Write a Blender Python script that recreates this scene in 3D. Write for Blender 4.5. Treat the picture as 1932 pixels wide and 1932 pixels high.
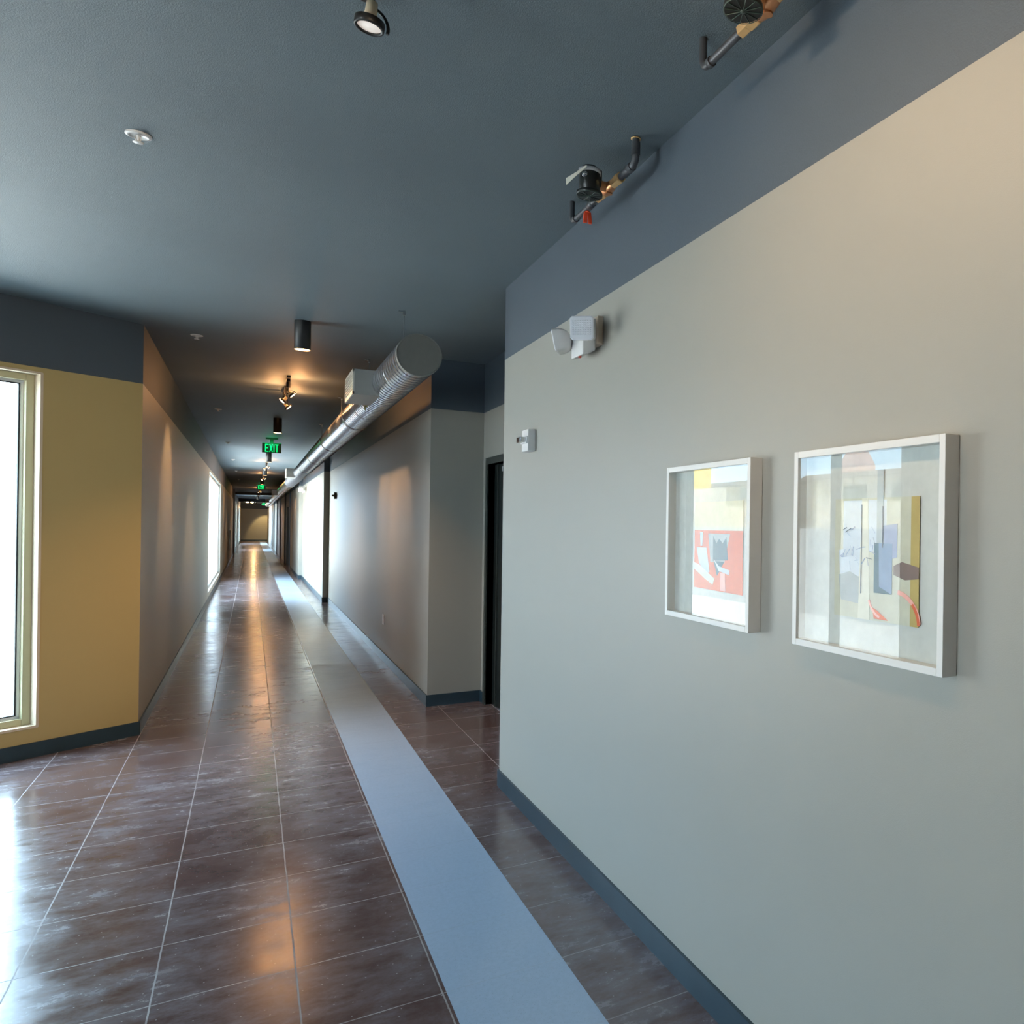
import bpy, bmesh, math, random
from mathutils import Vector, Matrix
random.seed(7)
for o in list(bpy.data.objects): bpy.data.objects.remove(o, do_unlink=True)
S = bpy.context.scene
COL = S.collection
PI = math.pi

# ------------------------------------------------------------------ camera
F, X0, Y0, ROLL, EYE = 1466.0, 1449.0, 997.0, 0.014, 1.6
YAW = math.atan((X0 - 473.5) / F)
cd = bpy.data.cameras.new('camera'); cam = bpy.data.objects.new('camera', cd); COL.objects.link(cam)
cd.sensor_fit = 'HORIZONTAL'; cd.sensor_width = 36.0
cd.lens = 36.0 * F / 1932
cd.shift_x = (966 - X0) / 1932
cd.shift_y = (Y0 - 966) / 1932
cd.clip_start = 0.05; cd.clip_end = 500
fw = Vector((math.sin(YAW), math.cos(YAW), 0)); rt = Vector((math.cos(YAW), -math.sin(YAW), 0)); up = Vector((0, 0, 1))
c, s = math.cos(ROLL), math.sin(ROLL)
r2 = rt * c + up * -s; u2 = up * c + rt * s
r2, u2 = (rt * c - up * (-s)), (up * c + rt * (-s))
M = Matrix((( r2.x, u2.x, -fw.x), (r2.y, u2.y, -fw.y), (r2.z, u2.z, -fw.z))).to_4x4()
M.translation = Vector((0, 0, EYE))
cam.matrix_world = M
S.camera = cam

# ------------------------------------------------------------------ view, sky, sun, portals
S.view_settings.view_transform = 'Standard'; S.view_settings.look = 'None'
S.view_settings.exposure = 0.55; S.view_settings.gamma = 1.0; S.view_settings.use_curve_mapping = False
w = bpy.data.worlds.new('sky'); S.world = w; w.use_nodes = True
bg = w.node_tree.nodes['Background']
bg.inputs['Color'].default_value = (0.55, 0.78, 1.0, 1); bg.inputs['Strength'].default_value = 14.0

def light(kind, name, loc, energy, color, **k):
    l = bpy.data.lights.new(name, kind); l.energy = energy; l.color = color
    for a, b in k.items():
        if a not in ('rot', 'to', 'portal'): setattr(l, a, b)
    o = bpy.data.objects.new(name, l); o.location = loc; COL.objects.link(o)
    if 'to' in k:
        o.rotation_euler = (Vector(k['to']) - Vector(loc)).to_track_quat('-Z', 'Y').to_euler()
    if k.get('portal'): l.cycles.is_portal = True
    return o
light('SUN', 'sun', (6, -8, 12), 40.0, (1.0, 0.95, 0.86), angle=0.01, to=(6 - 0.42, -8 + 0.55, 12 - 1.2))

CH, BH, BB = 3.05, 2.61, 0.10          # ceiling, paint band, baseboard height
# angled window wall: P + s*D, outwards N
P = Vector((-0.68, 7.39, 0)); D = Vector((-0.83, -0.56, 0)).normalized(); N = Vector((-0.56, 0.83, 0)).normalized()
def AW(sv, t=0, z=0): q = P + D * sv + N * t; return (q.x, q.y, z)
SW0, SW1, SWE = 0.60, 2.90, 4.2       # window opening, end of the wall
PE = P + D * SWE
WL = PE.x                               # x of the left lobby wall
BACK = -4.0

def portal(name, a, b, z0, z1, nrm):
    a = Vector(a); b = Vector(b); m = (a + b) / 2
    o = light('AREA', name, (m.x, m.y, (z0 + z1) / 2), 1, (1, 1, 1), shape='RECTANGLE', size=(b - a).length, size_y=z1 - z0, portal=True)
    x = (b - a).normalized(); zz = -Vector(nrm).normalized(); y = zz.cross(x)
    if y.z < 0: x = -x; y = zz.cross(x)
    o.rotation_euler = Matrix((( x.x, y.x, zz.x), (x.y, y.y, zz.y), (x.z, y.z, zz.z))).to_euler()
portal('window_portal', AW(SW0, 0.13), AW(SW1, 0.13), 0.2, 2.57, -N)
portal('window_portal', (WL - 0.13, 0.4, 0), (WL - 0.13, 1.9, 0), 0.2, 2.57, (1, 0, 0))  # portal of the added fill window
portal('window_portal', (-0.80, 18.5, 0), (-0.80, 25.4, 0), 0.2, 2.57, (1, 0, 0))

# ------------------------------------------------------------------ materials
def mat(name, col, rough=0.5, metal=0.0, spec=0.5, noise=0.0, nscale=20, bump=0.0, bscale=200, emit=None, estr=0, coat=0.0, rvar=0.0):
    m = bpy.data.materials.new(name); m.use_nodes = True; nt = m.node_tree; b = nt.nodes['Principled BSDF']
    b.inputs['Base Color'].default_value = (*col, 1); b.inputs['Roughness'].default_value = rough
    b.inputs['Metallic'].default_value = metal; b.inputs['Specular IOR Level'].default_value = spec
    b.inputs['Coat Weight'].default_value = coat
    tc = nt.nodes.new('ShaderNodeTexCoord')
    if noise > 0:
        n = nt.nodes.new('ShaderNodeTexNoise'); n.inputs['Scale'].default_value = nscale; n.inputs['Detail'].default_value = 5
        nt.links.new(tc.outputs['Object'], n.inputs['Vector'])
        mr = nt.nodes.new('ShaderNodeMapRange'); mr.inputs['To Min'].default_value = 1 - noise; mr.inputs['To Max'].default_value = 1 + noise
        nt.links.new(n.outputs['Fac'], mr.inputs['Value'])
        mx = nt.nodes.new('ShaderNodeVectorMath'); mx.operation = 'SCALE'; mx.inputs[0].default_value = col
        nt.links.new(mr.outputs['Result'], mx.inputs['Scale']); nt.links.new(mx.outputs[0], b.inputs['Base Color'])
        if rvar:
            m2 = nt.nodes.new('ShaderNodeMapRange'); m2.inputs['To Min'].default_value = rough - rvar; m2.inputs['To Max'].default_value = rough + rvar
            nt.links.new(n.outputs['Fac'], m2.inputs['Value']); nt.links.new(m2.outputs['Result'], b.inputs['Roughness'])
    if bump > 0:
        n = nt.nodes.new('ShaderNodeTexNoise'); n.inputs['Scale'].default_value = bscale; n.inputs['Detail'].default_value = 3
        nt.links.new(tc.outputs['Object'], n.inputs['Vector'])
        bp = nt.nodes.new('ShaderNodeBump'); bp.inputs['Strength'].default_value = bump; bp.inputs['Distance'].default_value = 0.002
        nt.links.new(n.outputs['Fac'], bp.inputs['Height']); nt.links.new(bp.outputs['Normal'], b.inputs['Normal'])
    if emit:
        b.inputs['Emission Color'].default_value = (*emit, 1); b.inputs['Emission Strength'].default_value = estr
    return m
taupe = mat('taupe_paint', (0.335, 0.32, 0.275), 0.5, noise=0.03, nscale=2, bump=0.15, bscale=350)
ochre = mat('ochre_paint', (0.50, 0.38, 0.16), 0.6, noise=0.04, nscale=2, bump=0.15, bscale=350)
slate = mat('slate_paint', (0.072, 0.094, 0.116), 0.6, noise=0.10, nscale=1.3, bump=0.5, bscale=250)
base_m = mat('rubber_base', (0.022, 0.045, 0.060), 0.35, noise=0.2, nscale=8)
black = mat('black_metal', (0.015, 0.014, 0.013), 0.45, noise=0.1)
blackp = mat('black_plastic', (0.008, 0.010, 0.009), 0.35, noise=0.1)
white = mat('white_plastic', (0.72, 0.70, 0.68), 0.4, noise=0.02)
cream = mat('cream_enamel', (0.62, 0.60, 0.52), 0.4, noise=0.03)
framew = mat('white_wood', (0.72, 0.70, 0.66), 0.45, noise=0.04, nscale=12)
galv = mat('galvanised_steel', (0.62, 0.63, 0.64), 0.22, metal=1.0, noise=0.03, nscale=3)
galvd = mat('dull_sheet_steel', (0.20, 0.195, 0.175), 0.6, metal=0.2, noise=0.08, nscale=25)
chrome = mat('chrome', (0.8, 0.8, 0.8), 0.12, metal=1.0)
brass = mat('brass', (0.85, 0.55, 0.25), 0.32, metal=0.75, noise=0.12, nscale=60)
copper = mat('copper', (0.70, 0.32, 0.14), 0.4, metal=0.75, noise=0.15, nscale=60)
pipe_m = mat('black_iron_pipe', (0.075, 0.078, 0.085), 0.45, metal=0.4, noise=0.15, nscale=50)
red_m = mat('red_plastic', (0.85, 0.08, 0.03), 0.35)
tagm = mat('paper_tag', (0.75, 0.72, 0.60), 0.6)
winf = mat('window_frame_paint', (0.46, 0.44, 0.28), 0.45, noise=0.03)
winw = mat('window_reveal_paint', (0.66, 0.56, 0.42), 0.5, noise=0.02)
seal = mat('window_gasket', (0.02, 0.025, 0.03), 0.5)
alu = mat('aluminium_bead', (0.75, 0.76, 0.78), 0.3, metal=0.6)
doorm = mat('dark_door_paint', (0.010, 0.014, 0.012), 0.35, noise=0.1)
doorf = mat('dark_door_frame', (0.035, 0.042, 0.036), 0.4, noise=0.1)
WARM = (1.0, 0.56, 0.24)
glow = mat('warm_lamp_glow', (1, 0.8, 0.5), 0.5, emit=(1.0, 0.62, 0.28), estr=14)
bulb = mat('halogen_bulb', (1, 0.9, 0.7), 0.3, emit=(1.0, 0.66, 0.36), estr=40)
bulb_soft = mat('halogen_reflector', (0.9, 0.85, 0.8), 0.3, emit=(1.0, 0.86, 0.74), estr=0.3)
exg = mat('green_letters', (0, 0.4, 0.1), 0.5, emit=(0.0, 1.0, 0.22), estr=1.0)
exgl = mat('green_edge_glow', (0, 0.2, 0.05), 0.5, emit=(0.0, 0.9, 0.3), estr=0.35)
expan = mat('exit_panel', (0.03, 0.06, 0.045), 0.25)
conc = mat('pale_concrete', (0.62, 0.60, 0.57), 0.85, noise=0.1, nscale=3)
def glass(name, rough=0.0):
    m = bpy.data.materials.new(name); m.use_nodes = True; nt = m.node_tree
    for n in list(nt.nodes): nt.nodes.remove(n)
    o = nt.nodes.new('ShaderNodeOutputMaterial'); t = nt.nodes.new('ShaderNodeBsdfTransparent'); g = nt.nodes.new('ShaderNodeBsdfGlossy')
    g.inputs['Roughness'].default_value = rough; t.inputs['Color'].default_value = (0.96, 0.98, 0.97, 1)
    ge = nt.nodes.new('ShaderNodeNewGeometry'); dt = nt.nodes.new('ShaderNodeVectorMath'); dt.operation = 'DOT_PRODUCT'
    nt.links.new(ge.outputs['Incoming'], dt.inputs[0]); nt.links.new(ge.outputs['Normal'], dt.inputs[1])
    def mt(op, a, b=None):
        n = nt.nodes.new('ShaderNodeMath'); n.operation = op
        for i, v in enumerate((a, b)):
            if v is None: continue
            if isinstance(v, (int, float)): n.inputs[i].default_value = v
            else: nt.links.new(v, n.inputs[i])
        return n.outputs[0]
    fr = mt('ADD', mt('MULTIPLY', mt('POWER', mt('SUBTRACT', 1.0, mt('ABSOLUTE', dt.outputs['Value'])), 5.0), 0.95), 0.028)
    mx = nt.nodes.new('ShaderNodeMixShader')
    nt.links.new(fr, mx.inputs[0])
    nt.links.new(t.outputs[0], mx.inputs[1]); nt.links.new(g.outputs[0], mx.inputs[2]); nt.links.new(mx.outputs[0], o.inputs[0])
    return m
glz = glass('clear_glass')

def floor_mat():
    m = bpy.data.materials.new('stained_scored_concrete'); m.use_nodes = True; nt = m.node_tree; L = nt.links.new
    b = nt.nodes['Principled BSDF']
    tc = nt.nodes.new('ShaderNodeTexCoord'); sp = nt.nodes.new('ShaderNodeSeparateXYZ'); L(tc.outputs['Object'], sp.inputs[0])
    def mth(op, a, bb=None, cc=None, clamp=False):
        n = nt.nodes.new('ShaderNodeMath'); n.operation = op; n.use_clamp = clamp
        for i, v in enumerate((a, bb, cc)):
            if v is None: continue
            if isinstance(v, (int, float)): n.inputs[i].default_value = v
            else: L(v, n.inputs[i])
        return n.outputs[0]
    def noise(scale, detail=5, rough=0.55, vec=None, dist=0):
        n = nt.nodes.new('ShaderNodeTexNoise'); n.inputs['Scale'].default_value = scale; n.inputs['Detail'].default_value = detail
        n.inputs['Roughness'].default_value = rough; n.inputs['Distortion'].default_value = dist
        L(vec if vec else tc.outputs['Object'], n.inputs['Vector']); return n.outputs['Fac']
    def ramp(v, a, bb, lo=0.0, hi=1.0):
        n = nt.nodes.new('ShaderNodeMapRange'); L(v, n.inputs[0]); n.inputs[1].default_value = a; n.inputs[2].default_value = bb
        n.inputs[3].default_value = lo; n.inputs[4].default_value = hi; n.interpolation_type = 'SMOOTHSTEP'; return n.outputs[0]
    def mix(f, a, bb):
        n = nt.nodes.new('ShaderNodeMix'); n.data_type = 'RGBA'
        if isinstance(f, float): n.inputs[0].default_value = f
        else: L(f, n.inputs[0])
        for i, v in ((6, a), (7, bb)):
            if isinstance(v, tuple): n.inputs[i].default_value = (*v, 1)
            else: L(v, n.inputs[i])
        return n.outputs[2]
    def grid(coord, off, per, wd):
        k = mth('DIVIDE', mth('SUBTRACT', coord, off), per)
        d = mth('ABSOLUTE', mth('SUBTRACT', mth('FRACT', mth('ADD', k, 0.5)), 0.5))
        return mth('LESS_THAN', d, wd / per)
    wob = mth('MULTIPLY', mth('SUBTRACT', noise(6, 3), 0.5), 0.006)
    xw = mth('ADD', sp.outputs[0], wob); yw = mth('ADD', sp.outputs[1], wob)
    gx = grid(xw, -0.67, 0.411, 0.0026); gy = grid(yw, 3.243, 0.4355, 0.0024)
    inx = mth('MULTIPLY', mth('GREATER_THAN', sp.outputs[0], 0.575), mth('LESS_THAN', sp.outputs[0], 0.978))
    big = noise(1.2, 6, 0.6, dist=0.5); mid = noise(4.5, 12, 0.75, dist=0.0); fine = noise(55, 4, 0.7)
    # long smears of dust and shoe marks
    mp = nt.nodes.new('ShaderNodeMapping'); mp.inputs['Scale'].default_value = (2.2, 5.0, 1); mp.inputs['Rotation'].default_value = (0, 0, 0.6)
    L(tc.outputs['Object'], mp.inputs[0]); sm = noise(1.7, 12, 0.75, mp.outputs[0], 0.0)
    haze = mth('MULTIPLY', ramp(big, 0.32, 0.62), ramp(sm, 0.34, 0.72))
    haze2 = mth('MULTIPLY', ramp(mid, 0.44, 0.74), 0.5)
    vs = nt.nodes.new('ShaderNodeTexVoronoi'); vs.inputs['Scale'].default_value = 12; vs.voronoi_dimensions = '2D'; L(tc.outputs['Object'], vs.inputs['Vector'])
    fleck = mth('LESS_THAN', vs.outputs['Distance'], 0.03)
    brown = mix(ramp(noise(3.5, 6, 0.7, dist=0.6), 0.3, 0.7), (0.085, 0.050, 0.045), (0.118, 0.076, 0.070))
    dust = mth('MINIMUM', mth('ADD', haze, haze2), 1.0)
    brown = mix(mth('MULTIPLY', dust, 0.72), brown, (0.22, 0.22, 0.25))
    brown = mix(mth('MULTIPLY', fleck, 0.8), brown, (0.33, 0.32, 0.33))
    line = mth('MAXIMUM', gx, gy)
    lw = mth('MULTIPLY', line, ramp(noise(9, 3), 0.3, 0.6, 0.4, 1.0))
    brown = mix(mth('MULTIPLY', lw, 0.8), brown, (0.34, 0.33, 0.33))
    strip = mix(ramp(fine, 0.35, 0.65), (0.31, 0.42, 0.56), (0.34, 0.455, 0.60))
    vz = nt.nodes.new('ShaderNodeTexVoronoi'); vz.inputs['Scale'].default_value = 160; L(tc.outputs['Object'], vz.inputs['Vector'])
    strip = mix(mth('MULTIPLY', mth('LESS_THAN', vz.outputs['Distance'], 0.14), 0.6), strip, (0.12, 0.13, 0.14))
    strip = mix(mth('MULTIPLY', ramp(mid, 0.5, 0.8), 0.25), strip, (0.50, 0.58, 0.68))
    strip = mix(mth('MULTIPLY', gy, 0.25), strip, (0.4, 0.42, 0.45))
    L(mix(inx, brown, strip), b.inputs['Base Color'])
    rg = mth('ADD', 0.16, mth('ADD', mth('MULTIPLY', dust, 0.16), mth('MULTIPLY', inx, 0.12)))
    L(mth('ADD', rg, mth('MULTIPLY', line, 0.3)), b.inputs['Roughness'])
    b.inputs['Specular IOR Level'].default_value = 0.6
    bp = nt.nodes.new('ShaderNodeBump'); bp.inputs['Strength'].default_value = 0.25; bp.inputs['Distance'].default_value = 0.0012
    hh = mth('ADD', mth('MULTIPLY', noise(14, 3), 0.8), mth('MULTIPLY', line, -0.8))
    L(hh, bp.inputs['Height']); L(bp.outputs[0], b.inputs['Normal'])
    return m
floorm = floor_mat()

# ------------------------------------------------------------------ mesh helpers
class MB:
    def __init__(s): s.v = []; s.f = []; s.m = []; s.sm = []
    def add(s, vs, fs, mi=0, smooth=False):
        o = len(s.v); s.v += [tuple(q) for q in vs]
        for f in fs: s.f.append([o + i for i in f]); s.m.append(mi); s.sm.append(smooth)
        return s
    def quad(s, a, b, c_, d, mi=0): return s.add([a, b, c_, d], [(0, 1, 2, 3)], mi)
    def hexa(s, b4, t4, mi=0):
        return s.add(list(b4) + list(t4), [(3, 2, 1, 0), (4, 5, 6, 7), (0, 1, 5, 4), (1, 2, 6, 5), (2, 3, 7, 6), (3, 0, 4, 7)], mi)
    def box(s, x0, x1, y0, y1, z0, z1, mi=0):
        return s.hexa([(x0, y0, z0), (x1, y0, z0), (x1, y1, z0), (x0, y1, z0)], [(x0, y0, z1), (x1, y0, z1), (x1, y1, z1), (x0, y1, z1)], mi)
    def obox(s, sa, sb, ta, tb, z0, z1, mi=0):        # box along the angled wall
        return s.hexa([AW(sa, ta, z0), AW(sb, ta, z0), AW(sb, tb, z0), AW(sa, tb, z0)], [AW(sa, ta, z1), AW(sb, ta, z1), AW(sb, tb, z1), AW(sa, tb, z1)], mi)
    def lathe(s, prof, org=(0, 0, 0), axis=(0, 0, 1), n=24, mi=0, smooth=True, caps=True):
        a = Vector(axis).normalized(); e = a.orthogonal().normalized(); g = a.cross(e); o = Vector(org)
        vs = []
        for (r, h) in prof:
            for i in range(n):
                t = 2 * PI * i / n; vs.append(o + a * h + (e * math.cos(t) + g * math.sin(t)) * r)
        fs = [(j * n + i, j * n + (i + 1) % n, (j + 1) * n + (i + 1) % n, (j + 1) * n + i) for j in range(len(prof) - 1) for i in range(n)]
        s.add(vs, fs, mi, smooth)
        if caps:
            if prof[0][0] > 1e-5: s.add(vs[:n], [tuple(range(n - 1, -1, -1))], mi)
            if prof[-1][0] > 1e-5: s.add(vs[-n:], [tuple(range(n))], mi)
        return s
    def cyl(s, a, b, r, n=16, mi=0, r2=None):
        a = Vector(a); b = Vector(b); return s.lathe([(r, 0), (r if r2 is None else r2, (b - a).length)], a, b - a, n, mi)
    def tube(s, pts, r, n=10, mi=0, closed=False, caps=True):
        pts = [Vector(p) for p in pts]; vs = []; N_ = len(pts); pe = None
        for i, p in enumerate(pts):
            t = (pts[(i + 1) % N_] - pts[i - 1]) if closed or 0 < i < N_ - 1 else (pts[1] - pts[0] if i == 0 else pts[-1] - pts[-2])
            t.normalize()
            e = (pe - t * pe.dot(t)).normalized() if pe else t.orthogonal().normalized(); pe = e; g = t.cross(e)
            for k in range(n): q = 2 * PI * k / n; vs.append(p + (e * math.cos(q) + g * math.sin(q)) * r)
        rg = N_ if closed else N_ - 1
        fs = [(j * n + i, j * n + (i + 1) % n, ((j + 1) % N_) * n + (i + 1) % n, ((j + 1) % N_) * n + i) for j in range(rg) for i in range(n)]
        s.add(vs, fs, mi, True)
        if not closed and caps: s.add(vs[:n], [tuple(range(n - 1, -1, -1))], mi); s.add(vs[-n:], [tuple(range(n))], mi)
        return s
    def build(s, name, mats, parent=None, bevel=0.0, base=None):
        me = bpy.data.meshes.new(name)
        base = Vector(base) if base is not None else Vector((0, 0, 0))
        me.from_pydata([tuple(Vector(v) - base) for v in s.v], [], s.f)
        for m in (mats if isinstance(mats, (list, tuple)) else [mats]): me.materials.append(m)
        for p, mi, sm in zip(me.polygons, s.m, s.sm): p.material_index = mi; p.use_smooth = sm
        me.update()
        o = bpy.data.objects.new(name, me); COL.objects.link(o)
        o.location = base
        if parent: o.parent = parent
        if bevel > 0:
            bv = o.modifiers.new('bevel', 'BEVEL'); bv.width = bevel; bv.segments = 2; bv.limit_method = 'ANGLE'
        return o
def thing(name, label, cat, loc=(0, 0, 0), group=None):
    o = bpy.data.objects.new(name, None); COL.objects.link(o); o.location = loc; o.empty_display_size = 0.05
    return tag(o, label, cat, group)
def tag(o, label, cat, group=None, kind=None):
    o['label'] = label; o['category'] = cat
    if group: o['group'] = group
    if kind: o['kind'] = kind
    return o
def struct(mb, name, mats, parent=None, bevel=0.0, label=None):
    o = mb.build(name, mats, parent, bevel)
    if not parent:
        o['kind'] = 'structure'
        if label: o['label'] = label
    return o
def copy_tree(o, parent=None):
    c_ = o.copy(); COL.objects.link(c_)
    if parent: c_.parent = parent
    for ch in list(o.children): copy_tree(ch, c_)
    return c_

# ------------------------------------------------------------------ shell
END = 76.0
RN, NE = 1.285, 4.87          # near right wall plane and its end
AL, CY = 1.75, 7.30           # alcove wall plane, corner
RC = 1.30; Y1, R2, Y2, R3 = 17.8, 1.20, 25.4, 1.12
LC = -0.68
SLAB = [(WL - 0.12, BACK - 0.12), (AL + 0.12, BACK - 0.12), (AL + 0.12, CY + 0.12), (RC + 0.12, CY + 0.12), (RC + 0.12, END + 0.15), (LC - 0.12, END + 0.15), (LC - 0.12, 7.46), AW(0, 0.12)[:2], AW(SWE, 0.12)[:2], (WL - 0.12, PE.y)]
def slab(z0, z1):
    mb = MB(); n_ = len(SLAB)
    return mb.add([(x, y, z0) for x, y in SLAB] + [(x, y, z1) for x, y in SLAB], [tuple(range(n_ - 1, -1, -1)), tuple(range(n_, 2 * n_))] + [(i, (i + 1) % n_, n_ + (i + 1) % n_, n_ + i) for i in range(n_)])
mb = slab(-0.12, 0); struct(mb, 'floor', floorm, label='glossy brown scored concrete floor with a pale blue-grey strip')
mb = slab(CH, CH + 0.15); struct(mb, 'ceiling', mat('uplit_slate_paint', (0.125, 0.160, 0.180), 0.65, noise=0.16, nscale=1.1, bump=0.8, bscale=220), label='flat dark slate painted ceiling')  # band slate made lighter here, up-light on the ceiling put into the colour
def wall(name, pts, th, label, holes=(), paint=taupe):
    """pts: two plan points on the inner face; th: outward vector; holes: (u0,u1,z0,z1) along the wall"""
    a = Vector(pts[0]).to_3d(); b = Vector(pts[1]).to_3d(); L_ = (b - a).length; d = (b - a) / L_; th = Vector(th).to_3d()
    us = sorted({0, L_, *[h[0] for h in holes], *[h[1] for h in holes]}); zs = sorted({0, BH, CH, *[h[2] for h in holes], *[h[3] for h in holes]})
    mb = MB()
    for i in range(len(us) - 1):
        for j in range(len(zs) - 1):
            um, zm = (us[i] + us[i + 1]) / 2, (zs[j] + zs[j + 1]) / 2
            if any(h[0] < um < h[1] and h[2] < zm < h[3] for h in holes): continue
            q = [a + d * us[i], a + d * us[i + 1], a + d * us[i + 1] + th, a + d * us[i] + th]
            mb.hexa([(p.x, p.y, zs[j]) for p in q], [(p.x, p.y, zs[j + 1]) for p in q], 1 if zm > BH else 0)
    return struct(mb, name, [paint, slate], label=label)
def baseb(name, pts, off):
    mb = MB(); off = Vector(off).to_3d()
    for k in range(0, len(pts) - 1):
        a = Vector(pts[k]).to_3d(); b = Vector(pts[k + 1]).to_3d(); q = [a, b, b + off, a + off]
        mb.hexa([(p.x, p.y, 0.0) for p in q], [(p.x, p.y, BB) for p in q])
    return struct(mb, name, base_m)
wall('wall_right', [(RN, BACK), (RN, NE)], (0.12, 0), 'taupe wall with the two framed pictures, slate band above')
wall('wall_alcove_side', [(RN + 0.12, NE), (AL + 0.12, NE)], (0, -0.12), 'taupe return wall behind the picture wall')
DY0, DY1, DZ = 6.10, 7.12, 2.13
wall('wall_alcove', [(AL, NE), (AL, CY + 0.1)], (0.12, 0), 'taupe alcove wall with a dark door', [(DY0 - NE, DY1 - NE, 0, DZ)])
wall('wall_alcove_end', [(RC, CY), (AL, CY)], (0, 0.12), 'short brown-grey wall facing the lobby beside the door')
wall('wall_corridor_right', [(RC, CY + 0.12), (RC, Y1)], (0.12, 0), 'long taupe corridor wall under the round duct')
mb = MB(); mb.box(R2, RC + 0.12, Y1, Y1 + 0.15, 0, BH, 0).box(R2, RC + 0.12, Y1, Y1 + 0.15, BH, CH, 1); struct(mb, 'wall_step_right', [taupe, slate])
wall('wall_corridor_right', [(R2, Y1 + 0.15), (R2, Y2)], (0.12, 0), 'daylit corridor wall opposite the corridor window')
mb = MB(); mb.box(R3, R2 + 0.12, Y2, Y2 + 0.15, 0, BH, 0).box(R3, R2 + 0.12, Y2, Y2 + 0.15, BH, CH, 1); struct(mb, 'wall_step_right', [taupe, slate])
wall('wall_corridor_right', [(R3, Y2 + 0.15), (R3, END)], (0.12, 0), 'far corridor wall with doors', [(5.6, 8.6, 0, 2.2)])
WC0, WC1 = 18.5, 25.4
wall('wall_corridor_left', [(LC, 7.39), (LC, END)], (-0.12, 0), 'long grey corridor wall on the left', [(WC0 - 7.39, WC1 - 7.39, 0.2, 2.56), (43.5, 45.8, 0.2, 2.5), (56, 61, 0.2, 2.5)])
wall('wall_end', [(LC - 0.12, END), (R3 + 0.12, END)], (0, 0.15), 'end wall of the corridor')
wall('wall_left_angled', [P.xy, PE.xy], (N * 0.12).xy, 'ochre wall with the tall window', [(SW0, SW1, 0.2, 2.575)], ochre)
wall('wall_left', [(WL, PE.y), (WL, BACK)], (-0.12, 0), 'lobby side wall', [(PE.y - 1.9, PE.y - 0.4, 0.2, 2.575)])  # opening cut for the added fill window
wall('wall_back', [(WL, BACK), (RN, BACK)], (0, -0.12), 'lobby back wall')
T = 0.011
baseb('baseboard_right', [(RN - T, BACK), (RN - T, NE + 0.004)], (T, 0))
baseb('baseboard_alcove_end', [(RC - T, CY - T), (AL, CY - T)], (0, T))
baseb('baseboard_alcove', [(AL - T, DY1 + 0.07), (AL - T, CY - T)], (T, 0))
baseb('baseboard_corridor_right', [(RC - T, CY), (RC - T, Y1)], (T, 0))
baseb('baseboard_step', [(R2 - T, Y1 - T), (RC, Y1 - T)], (0, T))
baseb('baseboard_corridor_right', [(R2 - T, Y1), (R2 - T, Y2)], (T, 0))
baseb('baseboard_step', [(R3 - T, Y2 - T), (R2, Y2 - T)], (0, T))
baseb('baseboard_corridor_right', [(R3 - T, Y2), (R3 - T, Y2 + 5.7)], (T, 0))
baseb('baseboard_corridor_left', [(LC, 7.39), (LC, END)], (T, 0))
baseb('baseboard_left_angled', [AW(0, -T)[:2], AW(SWE, -T)[:2]], (N * T).xy)
baseb('baseboard_end', [(LC, END - T), (R3, END - T)], (0, T))
# dark headers across the far corridor
for yy, dz in ((47.0, 0.12), (60.0, 0.2)):
    mb = MB(); mb.box(LC, R3, yy, yy + 0.5, CH - dz, CH); struct(mb, 'trim_header', slate)
# pilasters far down on the right and one on the left
for yy in (31.0, 35.5, 41.0, 46.5, 52.0):
    mb = MB(); mb.box(R3 - 0.035, R3, yy, yy + 0.25, 0, CH); struct(mb, 'trim_pilaster', slate)
mb = MB(); mb.box(LC, LC + 0.05, 43.2, 43.7, 0, CH); struct(mb, 'trim_pilaster', slate)

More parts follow.
